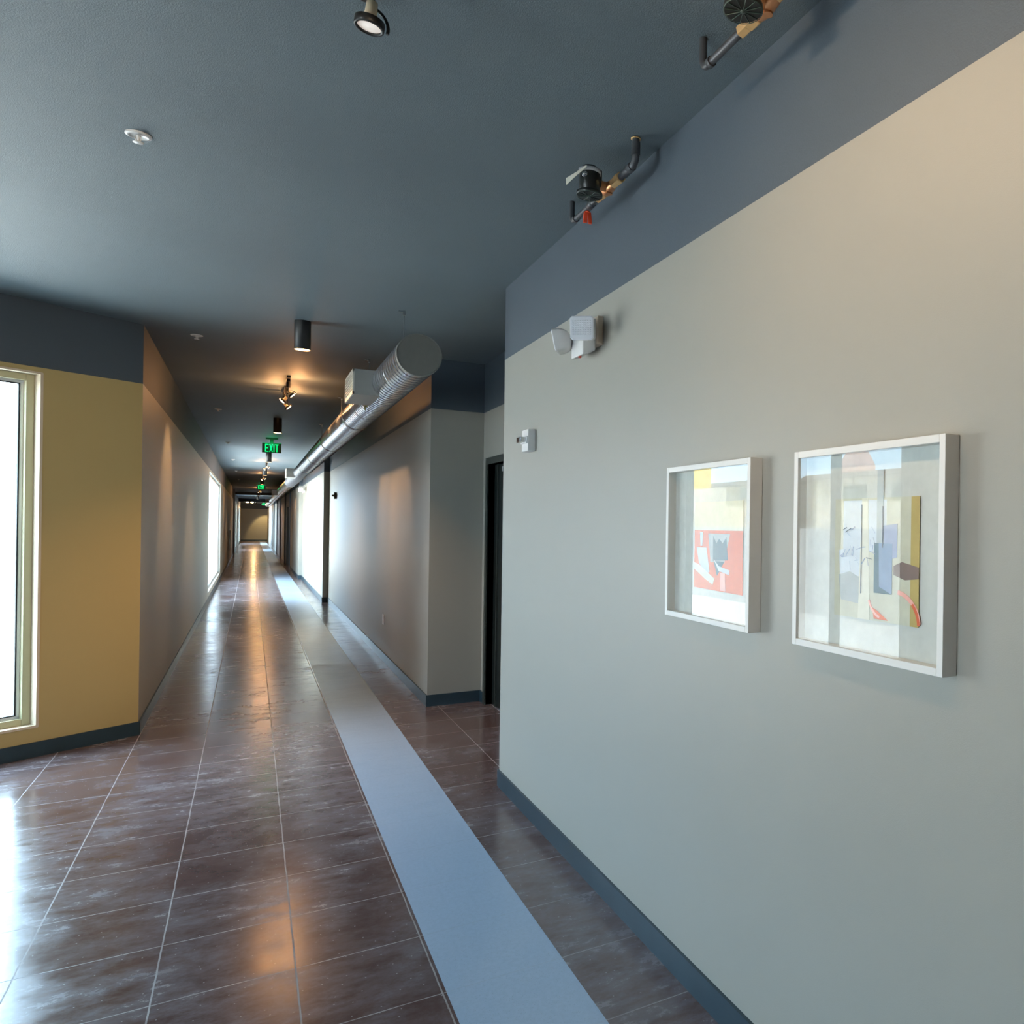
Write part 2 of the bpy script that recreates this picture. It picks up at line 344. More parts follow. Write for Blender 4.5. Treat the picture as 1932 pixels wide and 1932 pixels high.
# ------------------------------------------------------------------ windows
def window_angled():
    t0 = 0.085
    mb = MB()       # painted reveal lining
    e = 0.004
    mb.obox(SW0 - e, SW0 + 0.012, -e, t0, 0.2, 2.575).obox(SW1 - 0.012, SW1 + e, -e, t0, 0.2, 2.575)
    mb.obox(SW0, SW1, -e, t0, 2.565, 2.575 + e).obox(SW0, SW1, -e, t0, 0.2 - e, 0.212)
    root = struct(mb, 'window_1', winw, label='tall window in the ochre wall at the left edge')
    mb = MB(); f = 0.045; a, b = SW0 + 0.012, SW1 - 0.012; z0, z1 = 0.212, 2.565
    mb.obox(a, a + f, t0 - 0.02, t0 + 0.04, z0, z1).obox(b - f, b, t0 - 0.02, t0 + 0.04, z0, z1)
    mb.obox(a + f, b - f, t0 - 0.02, t0 + 0.04, z1 - f, z1).obox(a + f, b - f, t0 - 0.02, t0 + 0.04, z0, z0 + f)
    for m_ in (1.45, 2.15): mb.obox(m_ - 0.03, m_ + 0.03, t0 - 0.02, t0 + 0.04, z0 + f, z1 - f)
    struct(mb, 'window_frame', winf, root, 0.003)
    mb = MB(); mb2 = MB(); mb3 = MB()
    for (p, q) in ((a + f, 1.42), (1.48, 2.12), (2.18, b - f)):
        g = 0.018; za, zb = z0 + f, z1 - f
        mb.obox(p, p + g, t0 + 0.01, t0 + 0.03, za, zb).obox(q - g, q, t0 + 0.01, t0 + 0.03, za, zb).obox(p, q, t0 + 0.01, t0 + 0.03, za, za + g).obox(p, q, t0 + 0.01, t0 + 0.03, zb - g, zb)
        h = g + 0.008
        mb2.obox(p + g, p + h, t0 + 0.012, t0 + 0.028, za + g, zb - g).obox(q - h, q - g, t0 + 0.012, t0 + 0.028, za + g, zb - g)
        mb2.obox(p + h, q - h, t0 + 0.012, t0 + 0.028, za + g, za + h).obox(p + h, q - h, t0 + 0.012, t0 + 0.028, zb - h, zb - g)
        mb3.quad(AW(p + g, t0 + 0.02, za + g), AW(q - g, t0 + 0.02, za + g), AW(q - g, t0 + 0.02, zb - g), AW(p + g, t0 + 0.02, zb - g))
    struct(mb, 'window_bead', alu, root); struct(mb2, 'window_gasket', seal, root); struct(mb3, 'window_pane', glz, root)
window_angled()
def window_side(name, X, y0, y1, z0, z1, muls, label, xo=-1, m=alu):
    mb = MB(); f = 0.05; xa, xb = sorted((X + xo * 0.05, X + xo * 0.10))
    mb.box(xa, xb, y0, y0 + f, z0, z1).box(xa, xb, y1 - f, y1, z0, z1).box(xa, xb, y0, y1, z1 - f, z1).box(xa, xb, y0, y1, z0, z0 + f)
    for q in muls: mb.box(xa, xb, q - 0.04, q + 0.04, z0, z1)
    r = struct(mb, name, m, label=label)
    mb = MB(); xm = (xa + xb) / 2; mb.quad((xm, y0 + f, z0 + f), (xm, y1 - f, z0 + f), (xm, y1 - f, z1 - f), (xm, y0 + f, z1 - f)); struct(mb, 'window_pane', glz, r)
window_side('window_2', LC, WC0, WC1, 0.2, 2.56, (20.2, 21.9, 23.6), 'bright corridor window in the left wall')
window_side('window_fill', WL, 0.4, 1.9, 0.2, 2.575, (1.15,), 'unseen lobby window added to fill the room with daylight')  # out of view, added as daylight fill for the picture wall and ceiling
window_side('window_3', LC, 50.89, 53.19, 0.2, 2.5, (), 'narrow far corridor window')
window_side('window_4', LC, 63.39, 68.39, 0.2, 2.5, (66,), 'farthest corridor window')

# ------------------------------------------------------------------ alcove door (sliver visible)
mb = MB(); X = AL
mb.box(X - 0.012, X + 0.12, DY1, DY1 + 0.06, 0, DZ + 0.06).box(X - 0.012, X + 0.12, DY0 - 0.06, DY0, 0, DZ + 0.06).box(X - 0.012, X + 0.12, DY0, DY1, DZ, DZ + 0.06)
door = struct(mb, 'door_1', doorf, label='dark painted door in the alcove behind the picture wall')
mb = MB(); mb.box(X + 0.055, X + 0.10, DY0, DY1, 0.008, DZ); struct(mb, 'door_leaf', doorm, door)
mb = MB(); mb.box(X + 0.04, X + 0.055, DY1 - 0.155, DY1 - 0.14, 0.008, DZ); struct(mb, 'door_stop', alu if False else doorf, door)
mb = MB(); mb.cyl((X + 0.02, 6.66, 0.1), (X + 0.02, 6.66, 2.05), 0.012, 12); mb.box(X + 0.0, X + 0.055, 6.645, 6.675, 2.05, 2.09); struct(mb, 'door_rod', alu, door)
# recessed far door on the right, warm brown
mb = MB(); ya, yb = Y2 + 0.15 + 5.6, Y2 + 0.15 + 8.6
mb.box(R3 + 0.08, R3 + 0.12, ya, yb, 0, 2.2); d2 = struct(mb, 'door_2', mat('brown_door', (0.22, 0.13, 0.06), 0.4, noise=0.1), label='brown double door far down the corridor')
mb = MB(); mb.box(R3 - 0.01, R3 + 0.08, ya, ya + 0.06, 0, 2.2).box(R3 - 0.01, R3 + 0.08, yb - 0.06, yb, 0, 2.2).box(R3 - 0.01, R3 + 0.08, ya, yb, 2.14, 2.2); struct(mb, 'door_frame', doorf, d2)

# ------------------------------------------------------------------ round duct
DX, DZc, DR, DY = 0.854, 2.64, 0.128, 5.20
dend = 58.0
duct = thing('round_duct', 'long round galvanised spiral duct hanging under the ceiling along the right side', 'duct', (DX, DY, DZc))
mb = MB(); mb.lathe([(DR, 0), (DR, dend - DY)], (DX, DY, DZc), (0, 1, 0), 48, caps=False); mb.build('duct_tube', galv, duct, base=(DX, DY, DZc)).location = (0, 0, 0)
def part(mb, name, m, root, bevel=0.0):
    o = mb.build(name, m, None, bevel, base=root.matrix_basis.translation if root.parent is None else root_world(root)); o.parent = root; o.location = (0, 0, 0); return o
def root_world(o):
    v = Vector((0, 0, 0))
    while o: v = v + o.location; o = o.parent
    return v
pts = []; pitch = 0.085; n = 28; turns = int((24 - DY) / pitch)
for i in range(turns * n):
    a = 2 * PI * i / n; pts.append((DX + DR * math.cos(a), DY + 0.03 + pitch * i / n, DZc + DR * math.sin(a)))
mb = MB(); mb.tube(pts, 0.0030, 6); part(mb, 'spiral_seam', mat('seam_shadow_steel', (0.13, 0.135, 0.15), 0.5, metal=0.6), duct)
mb = MB(); mb.lathe([(0.0, -0.004), (DR - 0.006, -0.004), (DR - 0.004, -0.008), (DR + 0.003, -0.008), (DR + 0.003, 0.03), (DR, 0.03)], (DX, DY, DZc), (0, 1, 0), 48, smooth=False); part(mb, 'end_cap', galvd, duct)
for yy in (8.6, 11.4, 14.2, 17.0, 28.0, 36.0):
    mb = MB(); mb.lathe([(DR, -0.02), (DR + 0.006, -0.018), (DR + 0.006, 0.018), (DR, 0.02)], (DX, yy, DZc), (0, 1, 0), 40, caps=False); part(mb, 'coupling_band', galv, duct)
# damper handle
mb = MB(); hb = Vector((DX - DR * 0.72, 6.99, DZc - DR * 0.72)); nn = Vector((-0.7, 0, -0.7))
mb.cyl(hb, hb + nn * 0.02, 0.016, 12); q = hb + nn * 0.022
mb.tube([q + Vector((0, -0.05, 0.0)), q + Vector((0, 0.0, 0)), q + Vector((0.01, 0.035, -0.02))], 0.006, 8)
part(mb, 'damper_handle', mat('yellow_zinc', (0.35, 0.30, 0.12), 0.5, metal=0.5), duct)
for (yy, k) in ((6.37, 0), (19.1, 1), (32.3, 2), (46.0, 3)):
    x0, x1, ln, z0, z1 = 0.61, DX - 0.04, 0.56 if k == 0 else 0.62, 2.535, 2.72
    mb = MB(); mb.box(x0 + 0.002, x1, yy, yy + ln, z0, z1)
    box = part(mb, 'diffuser_box', mat('painted_sheet_steel', (0.33, 0.325, 0.30), 0.55, metal=0.2, noise=0.05), duct, 0.002)
    mb = MB(); fr = 0.02
    mb.box(x0 - 0.008, x0 + 0.002, yy, yy + ln, z0, z0 + fr).box(x0 - 0.008, x0 + 0.002, yy, yy + ln, z1 - fr, z1).box(x0 - 0.008, x0 + 0.002, yy, yy + fr, z0, z1).box(x0 - 0.008, x0 + 0.002, yy + ln - fr, yy + ln, z0, z1)
    for i in range(7):
        zz = z0 + fr + (i + 0.5) * (z1 - z0 - 2 * fr) / 7; mb.box(x0 - 0.006, x0 + 0.001, yy + fr, yy + ln - fr, zz - 0.004, zz + 0.004)
    o = mb.build('grille', cream, None, 0, base=(DX, DY, DZc)); o.parent = box; o.location = (0, 0, 0)
# hangers: lift with the duct's strap
hl = ['thin wire hanger with ceiling clip nearest the capped duct end', 'thin wire hanger with ceiling clip above the first diffuser box', 'thin wire hanger between the first and second duct couplings', 'thin wire hanger far along the duct before the second diffuser box']
for i, yy in enumerate((5.80, 7.70, 10.2, 13.2)):
    h = thing('duct_hanger', hl[i], 'hanger', (DX, yy, CH), 'wire hangers holding the round duct')
    mb = MB(); mb.cyl((DX, yy, DZc + DR + 0.003), (DX, yy, CH), 0.0032, 8); part(mb, 'hanger_wire', galv, h)
    mb = MB(); mb.box(DX - 0.035, DX + 0.006, yy - 0.006, yy + 0.006, CH - 0.012, CH - 0.002).box(DX - 0.008, DX + 0.008, yy - 0.008, yy + 0.008, CH - 0.03, CH - 0.0); part(mb, 'ceiling_clip', galv, h)
    mb = MB(); mb.lathe([(DR + 0.0005, -0.012), (DR + 0.002, -0.012), (DR + 0.002, 0.012), (DR + 0.0005, 0.012)], (DX, yy, DZc), (0, 1, 0), 40, caps=False); part(mb, 'hanger_strap', galv, duct)

# ------------------------------------------------------------------ downlights
LX = 0.295
lab = ['black cylinder downlight nearest the camera, ahead of the first spotlight track', 'black cylinder downlight just in front of the nearest exit sign',
       'black cylinder downlight directly behind and below the nearest exit sign', 'black cylinder downlight beyond the second spotlight track',
       'black cylinder downlight in front of the second exit sign', 'black cylinder downlight just past the second exit sign', 'black cylinder downlight before the far dark header',
       'black cylinder downlight between the two far headers', 'black cylinder downlight farthest but one from the end wall', 'black cylinder downlight closest to the end wall']
def downlight(yy):
    r = thing('cylinder_downlight', lab[0], 'ceiling light', (LX, yy, CH), 'black cylinder downlights along the corridor')
    mb = MB(); mb.lathe([(0.052, 0), (0.052, -0.205), (0.049, -0.205), (0.048, -0.203)], (LX, yy, CH), (0, 0, 1), 32, caps=False)
    mb.lathe([(0.0, -0.0005), (0.052, -0.0005)], (LX, yy, CH), (0, 0, 1), 32, caps=False)
    part(mb, 'housing', black, r)
    mb = MB(); mb.lathe([(0.048, -0.2045), (0.0, -0.2065)], (LX, yy, CH), (0, 0, 1), 32, caps=False); part(mb, 'lens', glow, r)
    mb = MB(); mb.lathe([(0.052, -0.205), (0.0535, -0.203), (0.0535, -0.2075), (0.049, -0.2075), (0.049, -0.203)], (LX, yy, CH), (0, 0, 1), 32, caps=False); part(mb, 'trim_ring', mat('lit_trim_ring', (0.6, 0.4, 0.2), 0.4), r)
    return r
LY = [6.55, 12.9, 19.4, 25.0, 31.2, 38.2, 44.8, 53.0, 63.0, 72.0]
dl = downlight(LY[0])
for i, yy in enumerate(LY):
    o = dl if i == 0 else copy_tree(dl)
    o.location = (LX, yy, CH); o['label'] = lab[i]
    light('SPOT', 'downlight_beam', (LX, yy, CH - 0.212), 110 if i < 5 else 120, WARM, spot_size=math.radians(112), spot_blend=0.8, shadow_soft_size=0.045, to=(LX, yy, 0))

# ------------------------------------------------------------------ spotlight tracks
def spot_head(root_loc, y, side, lit, aim, lbl):
    """a head hanging from a rail at x = LXr; aim = direction of the beam"""
    x, _, z = root_loc
    r = thing('track_spotlight', lbl, 'spotlight', (x, y, z), 'spotlights on the ceiling tracks')
    a = Vector(aim).normalized(); top = Vector((x, y, z))
    mb = MB(); mb.box(x - 0.016, x + 0.016, y - 0.03, y + 0.03, z - 0.03, z); mb.cyl((x, y, z - 0.03), (x, y, z - 0.085), 0.019, 16); part(mb, 'adapter', black, r)
    cpt = top + Vector((side * 0.012, 0, -0.135)) ; ring = cpt + a * 0.030
    e = a.cross(Vector((0, 1, 0.01))).normalized()
    mb = MB(); arc = []
    for i in range(11):
        t = -0.2 + 1.9 * i / 10; arc.append(ring + (e * math.cos(t) - a * math.sin(t)) * 0.043)
    mb.tube([top + Vector((0.0, 0, -0.08))] + arc[::-1], 0.004, 8); part(mb, 'yoke', black, r)
    mb = MB(); mb.lathe([(0.033, -0.008), (0.035, -0.007), (0.035, 0.010), (0.033, 0.012), (0.028, 0.012), (0.028, 0.007)], ring, a, 32, caps=False); mb.lathe([(0.031, -0.008), (0.0332, -0.008)], ring, a, 32, caps=False); part(mb, 'rim', black, r)
    mb = MB(); mb.lathe([(0.0, -0.055), (0.013, -0.055), (0.014, -0.030), (0.015, -0.024), (0.018, -0.016), (0.028, 0.0)], ring, a, 24, caps=False); part(mb, 'socket', mat('porcelain_socket', (0.75, 0.60, 0.40), 0.4), r)
    mb = MB(); mb.lathe([(0.028, 0.006), (0.0, 0.010)], ring, a, 32, caps=False); part(mb, 'lens', bulb if lit else bulb_soft, r)
    return r, ring + a * 0.03, a
def rail(x, y0, y1, lbl):
    mb = MB(); mb.box(x - 0.017, x + 0.017, y0, y1, CH - 0.022, CH); tag(mb.build('light_track', black, base=(x, (y0 + y1) / 2, CH), bevel=0.002), lbl, 'light track')
rail(0.250, -2.0, 2.40, 'black ceiling track over the lobby at the top edge, holding the pale-faced spotlight')
h, rp, ra = spot_head((0.250, 0, CH - 0.022), 2.205, -1, False, (-0.10, 0.02, -1.0), 'spotlight at the top edge of the photo with a pale lens and cream socket')
light('SPOT', 'track_beam', tuple(rp), 14, (1, 0.75, 0.5), spot_size=math.radians(70), spot_blend=0.8, shadow_soft_size=0.03, to=tuple(rp + ra))
for yy, tgt in ((0.9, (RN, 0.9, 2.1)), (0.0, (-1.1, 7.0, 1.6)), (1.6, (RN, 1.55, 2.3))):  # rearmost head is added, strong and narrow, to warm the ochre wall
    h, rp, ra = spot_head((0.250, 0, CH - 0.022), yy, -1, True, Vector(tgt) - Vector((0.250, yy, CH - 0.15)), {0.9: 'lit track spotlight above the camera aimed at the picture wall', 0.0: 'unseen rearmost spotlight on the lobby track, added to warm the ochre wall', 1.6: 'lit track spotlight on the lobby track, next behind the pale-faced one'}[yy])
    light('SPOT', 'track_beam', tuple(rp + ra * 0.03), 15 if yy else 270, (1.0, 0.68, 0.40) if yy else (1.0, 0.76, 0.50), spot_size=math.radians(130 if yy else 34), spot_blend=1.0, shadow_soft_size=0.03, to=tuple(rp + ra))
TR = ((9.15, 10.15, 3, 'first'), (21.9, 22.5, 2, 'second'), (27.8, 28.3, 2, 'third'), (40.2, 40.9, 2, 'fourth'))
for (a0, a1, nh, wd) in TR:
    where = {'first': 'between the two nearest downlights', 'second': 'just beyond the nearest exit sign', 'third': 'in front of the second exit sign', 'fourth': 'beyond the second exit sign'}[wd]
    rail(LX, a0 - 0.1, a1 + 0.1, 'short black ceiling light track %s' % where)
    for k in range(nh):
        yy = a0 + (a1 - a0) * k / max(1, nh - 1)
        pos = ('nearest', 'middle', 'farthest')[k] if nh == 3 else ('nearer', 'farther')[k]
        h, rp, ra = spot_head((LX, 0, CH - 0.022), yy, 1 if k % 2 == 0 else -1, True, ((0.75 if k % 2 == 0 else -0.75), -0.15, -0.85), '%s of the lit spotlights on the short track %s' % (pos, where))
        light('SPOT', 'track_beam', tuple(rp), 40, WARM, spot_size=math.radians(62), spot_blend=0.6, shadow_soft_size=0.03, to=tuple(rp + ra))
        # light that spills out of the back of the open lamp on to the ceiling
        light('POINT', 'track_spill', tuple(rp - ra * 0.01 + Vector((0.05 if k % 2 == 0 else -0.05, 0.0, 0.045))), 5.0, (1.0, 0.47, 0.18), shadow_soft_size=0.012)
# far cluster of lights near the end wall
for k, (xx, yy) in enumerate(((-0.25, 70.0), (0.05, 70.0))):
    mb = MB(); mb.lathe([(0.0, 0), (0.09, -0.01), (0.09, -0.06), (0.0, -0.08)], (xx, yy, CH - 0.001), (0, 0, 1), 20, caps=False)
    tag(mb.build('ceiling_lamp', glow, base=(xx, yy, CH)), ('left' if k == 0 else 'right') + ' of the two tiny glowing ceiling lamps before the end wall', 'ceiling light')
light('POINT', 'end_glow', (0.2, 69.0, 2.7), 60, WARM, shadow_soft_size=0.1)
light('SPOT', 'end_scallop', (0.95, 74.6, 2.9), 160, (1, 0.7, 0.3), spot_size=math.radians(60), spot_blend=0.5, shadow_soft_size=0.03, to=(1.0, 75.95, 0.8))

# ------------------------------------------------------------------ sprinklers
slab = ['large in view white sprinkler escutcheon nearest the camera, upper left', 'white sprinkler above the corridor entrance by the ochre wall corner', 'third white sprinkler head along the left ceiling line',
        'white sprinkler head left of the nearest exit sign', 'white sprinkler head above the start of the corridor window', 'white sprinkler head past the corridor window', 'farthest visible white sprinkler head on the left']
def sprinkler(x, y):
    r = thing('ceiling_sprinkler', slab[0], 'sprinkler', (x, y, CH), 'white ceiling sprinklers in a row')
    mb = MB(); mb.lathe([(0.040, -0.0002), (0.041, -0.004), (0.030, -0.009), (0.027, -0.005), (0.0, -0.004)], (x, y, CH), (0, 0, 1), 36, caps=False); part(mb, 'escutcheon', white, r)
    mb = MB(); mb.lathe([(0.009, -0.004), (0.006, -0.012), (0.0035, -0.026)], (x, y, CH), (0, 0, 1), 12)
    for sg in (-1, 1): mb.tube([(x + sg * 0.008, y, CH - 0.008), (x + sg * 0.010, y, CH - 0.018), (x + sg * 0.002, y, CH - 0.028)], 0.0018, 6)
    part(mb, 'sprinkler_frame', white, r)
    mb = MB(); mb.lathe([(0.0, -0.028), (0.017, -0.029), (0.017, -0.031), (0.0, -0.032)], (x, y, CH), (0, 0, 1), 24); part(mb, 'deflector', white, r)
    return r
sp0 = sprinkler(-0.37, 3.76)
for i, yy in enumerate((3.76, 7.55, 12.35, 17.4, 22.2, 27.2, 32.6)):
    o = sp0 if i == 0 else copy_tree(sp0); o.location = (-0.37, yy, CH); o['label'] = slab[i]

# ------------------------------------------------------------------ exit signs
def exit_sign(yy, lbl, xc=0.31, zt=2.935):
    r = thing('exit_sign', lbl, 'exit sign', (xc, yy, CH), 'green exit signs hung across the corridor')
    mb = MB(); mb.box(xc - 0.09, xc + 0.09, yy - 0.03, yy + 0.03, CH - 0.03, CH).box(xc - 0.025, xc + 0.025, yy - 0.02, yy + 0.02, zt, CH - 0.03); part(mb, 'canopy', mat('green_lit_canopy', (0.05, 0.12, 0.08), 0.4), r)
    mb = MB(); mb.box(xc - 0.142, xc + 0.142, yy - 0.012, yy + 0.012, zt - 0.165, zt); pn = part(mb, 'sign_panel', expan, r, 0.002)
    mb = MB(); mb.box(xc - 0.142, xc + 0.142, yy - 0.014, yy + 0.014, zt, zt + 0.006); part(mb, 'lit_edge', exgl, r)
    mb = MB(); h, wd, st = 0.132, 0.050, 0.012; y0, y1 = yy - 0.0145, yy - 0.0122; zb = zt - 0.149; x = xc - 0.098
    def bx(a, b, c_, d): mb.box(a, b, y0, y1, c_, d)
    bx(x, x + st, zb, zb + h); bx(x, x + wd, zb, zb + st); bx(x, x + wd * 0.85, zb + h / 2 - st / 2, zb + h / 2 + st / 2); bx(x, x + wd, zb + h - st, zb + h)
    x += wd + 0.012
    for (p, q) in ((x, x + wd - st), (x + wd - st, x)):
        mb.hexa([(p, y0, zb), (p + st, y0, zb), (p + st, y1, zb), (p, y1, zb)], [(q, y0, zb + h), (q + st, y0, zb + h), (q + st, y1, zb + h), (q, y1, zb + h)])
    x += wd + 0.012; bx(x, x + st, zb, zb + h)
    x += st + 0.012; bx(x, x + wd, zb + h - st, zb + h); bx(x + wd / 2 - st / 2, x + wd / 2 + st / 2, zb, zb + h)
    part(mb, 'exit_lettering', exg, r)
    light('POINT', 'exit_glow', (xc, yy - 0.06, zt - 0.03), 0.45, (0.05, 1.0, 0.35), shadow_soft_size=0.05)
exit_sign(16.0, 'nearest green exit sign, its letters fully readable', 0.285, 2.955)
exit_sign(35.4, 'second green exit sign, partly covered by a glowing downlight', zt=2.98)
exit_sign(66.0, 'tiny farthest green exit sign by the end wall', 0.75, 2.9)

# ------------------------------------------------------------------ framed pictures
def poly(mb, pts, x, mi):      # pts in (y, z) on the picture plane, thin sheet facing -x
    n_ = len(pts); a = [(x, p[0], p[1]) for p in pts]; b = [(x + 0.0006, p[0], p[1]) for p in pts]
    mb.add(a + b, [tuple(range(n_)), tuple(range(2 * n_ - 1, n_ - 1, -1))] + [(i, n_ + i, n_ + (i + 1) % n_, (i + 1) % n_) for i in range(n_)], mi)
ACOL = dict(mat=(0.60, 0.59, 0.55), red=(0.70, 0.13, 0.05), pink=(0.86, 0.42, 0.36), grey=(0.42, 0.44, 0.44), pale=(0.62, 0.65, 0.70), teal=(0.05, 0.12, 0.16), blue=(0.22, 0.30, 0.45), sand=(0.60, 0.57, 0.45), gold=(0.50, 0.37, 0.13), brown=(0.22, 0.15, 0.13), ink=(0.05, 0.06, 0.09), lav=(0.32, 0.35, 0.50), cream=(0.72, 0.68, 0.56))
AK = list(ACOL); AM = [mat('art_' + k, ACOL[k], 0.7, noise=0.12, nscale=30) for k in AK]
def framed(y0, y1, z0, z1, label, art):
    """y0 < y1; wall at RN"""
    xf = 1.240; w_ = 0.018
    r = thing('framed_picture', label, 'picture', (RN, (y0 + y1) / 2, z0), 'framed pictures on the right wall')
    mb = MB(); mb.box(xf, RN - 0.001, y0, y0 + w_, z0, z1).box(xf, RN - 0.001, y1 - w_, y1, z0, z1).box(xf, RN - 0.001, y0 + w_, y1 - w_, z0, z0 + w_).box(xf, RN - 0.001, y0 + w_, y1 - w_, z1 - w_, z1)
    part(mb, 'frame', framew, r, 0.0012)
    mb = MB(); mb.box(xf + 0.030, RN - 0.002, y0 + w_, y1 - w_, z0 + w_, z1 - w_); part(mb, 'mat_board', AM[0], r)
    mb = MB(); mb.quad((xf + 0.005, y0 + w_, z0 + w_), (xf + 0.005, y0 + w_, z1 - w_), (xf + 0.005, y1 - w_, z1 - w_), (xf + 0.005, y1 - w_, z0 + w_)); part(mb, 'glazing', glz, r)
    mb = MB(); Yw, Zh = y1 - y0, z1 - z0
    for i, (k, pp) in enumerate(art):
        poly(mb, [(y1 - u * Yw, z1 - v * Zh) for u, v in pp], xf + 0.030 - 0.0012 * (1 + i * 0.12) - 0.002, AK.index(k))
    part(mb, 'collage', AM, r)
def rect(a, b, c_, d): return [(a, b), (c_, b), (c_, d), (a, d)]
small_art = [('cream', rect(.30, .24, .86, .60)), ('grey', rect(.30, .42, .86, .62)), ('red', [(.30, .42), (.86, .42), (.86, .80), (.30, .79)]), ('grey', [(.47, .44), (.72, .44), (.66, .62), (.50, .62)]),
             ('pale', [(.33, .53), (.45, .53), (.49, .68), (.45, .70), (.36, .63)]), ('cream', [(.30, .63), (.36, .64), (.55, .72), (.53, .76), (.44, .73), (.30, .67)]),
             ('teal', [(.53, .45), (.57, .50), (.60, .47), (.64, .50), (.68, .46), (.70, .60), (.53, .61)]), ('teal', [(.54, .61), (.66, .61), (.60, .68), (.58, .70)]),
             ('pale', [(.54, .60), (.60, .64), (.72, .66), (.72, .69), (.60, .67)]), ('pink', [(.62, .68), (.67, .68), (.68, .79), (.62, .79)]), ('pale', [(.37, .43), (.41, .43), (.40, .52), (.38, .52)])]
framed(1.963, 2.525, 1.286, 1.812, 'left of the two white framed collages, with the red-orange rectangle', small_art)
def arc(cx, cy, r0, r1, a0, a1, n_=10):
    return [(cx + r0 * math.cos(a0 + (a1 - a0) * i / n_), cy + r0 * math.sin(a0 + (a1 - a0) * i / n_)) for i in range(n_ + 1)] + [(cx + r1 * math.cos(a1 + (a0 - a1) * i / n_), cy + r1 * math.sin(a1 + (a0 - a1) * i / n_)) for i in range(n_ + 1)]
rnd = random.Random(3)
large_art = [('sand', rect(.27, .25, .82, .82)), ('pale', rect(.33, .26, .62, .50)), ('gold', rect(.77, .25, .82, .82)), ('pale', [(.30, .50), (.45, .48), (.46, .62), (.31, .62)]), ('grey', [(.30, .62), (.38, .60), (.46, .63), (.45, .75), (.32, .74)]),
             ('cream', [(.46, .25), (.50, .25), (.52, .82), (.44, .82)]), ('grey', rect(.56, .12, .60, .47)), ('lav', [(.60, .38), (.69, .37), (.69, .52), (.62, .54)]), ('teal', rect(.545, .46, .66, .69)), ('blue', [(.575, .46), (.66, .46), (.66, .69), (.58, .66)]),
             ('brown', [(.67, .56), (.72, .54), (.82, .56), (.82, .61), (.74, .62), (.67, .60)]), ('pink', arc(.68, .82, .135, .155, -1.45, -0.1)), ('red', arc(.68, .82, .135, .150, -0.75, -0.05)), ('red', [(.54, .76), (.57, .77), (.64, .81), (.55, .81)]), ('pink', arc(.62, .70, .10, .112, 1.9, 2.9)), ('ink', rect(.458, .28, .463, .70)), ('ink', rect(.598, .29, .603, .48))]
for i in range(26):
    u, v = .33 + rnd.random() * .22, .38 + rnd.random() * .17; a = rnd.random() * PI; l_ = .02 + rnd.random() * .025
    large_art.append((rnd.choice(('ink', 'blue', 'lav')), [(u, v), (u + l_ * math.cos(a), v + l_ * math.sin(a)), (u + l_ * math.cos(a) + .002, v + l_ * math.sin(a) + .003), (u + .002, v + .003)]))
framed(1.180, 1.738, 1.284, 1.810, 'right of the two white framed collages, with the dark blue rectangle and red arc', large_art)

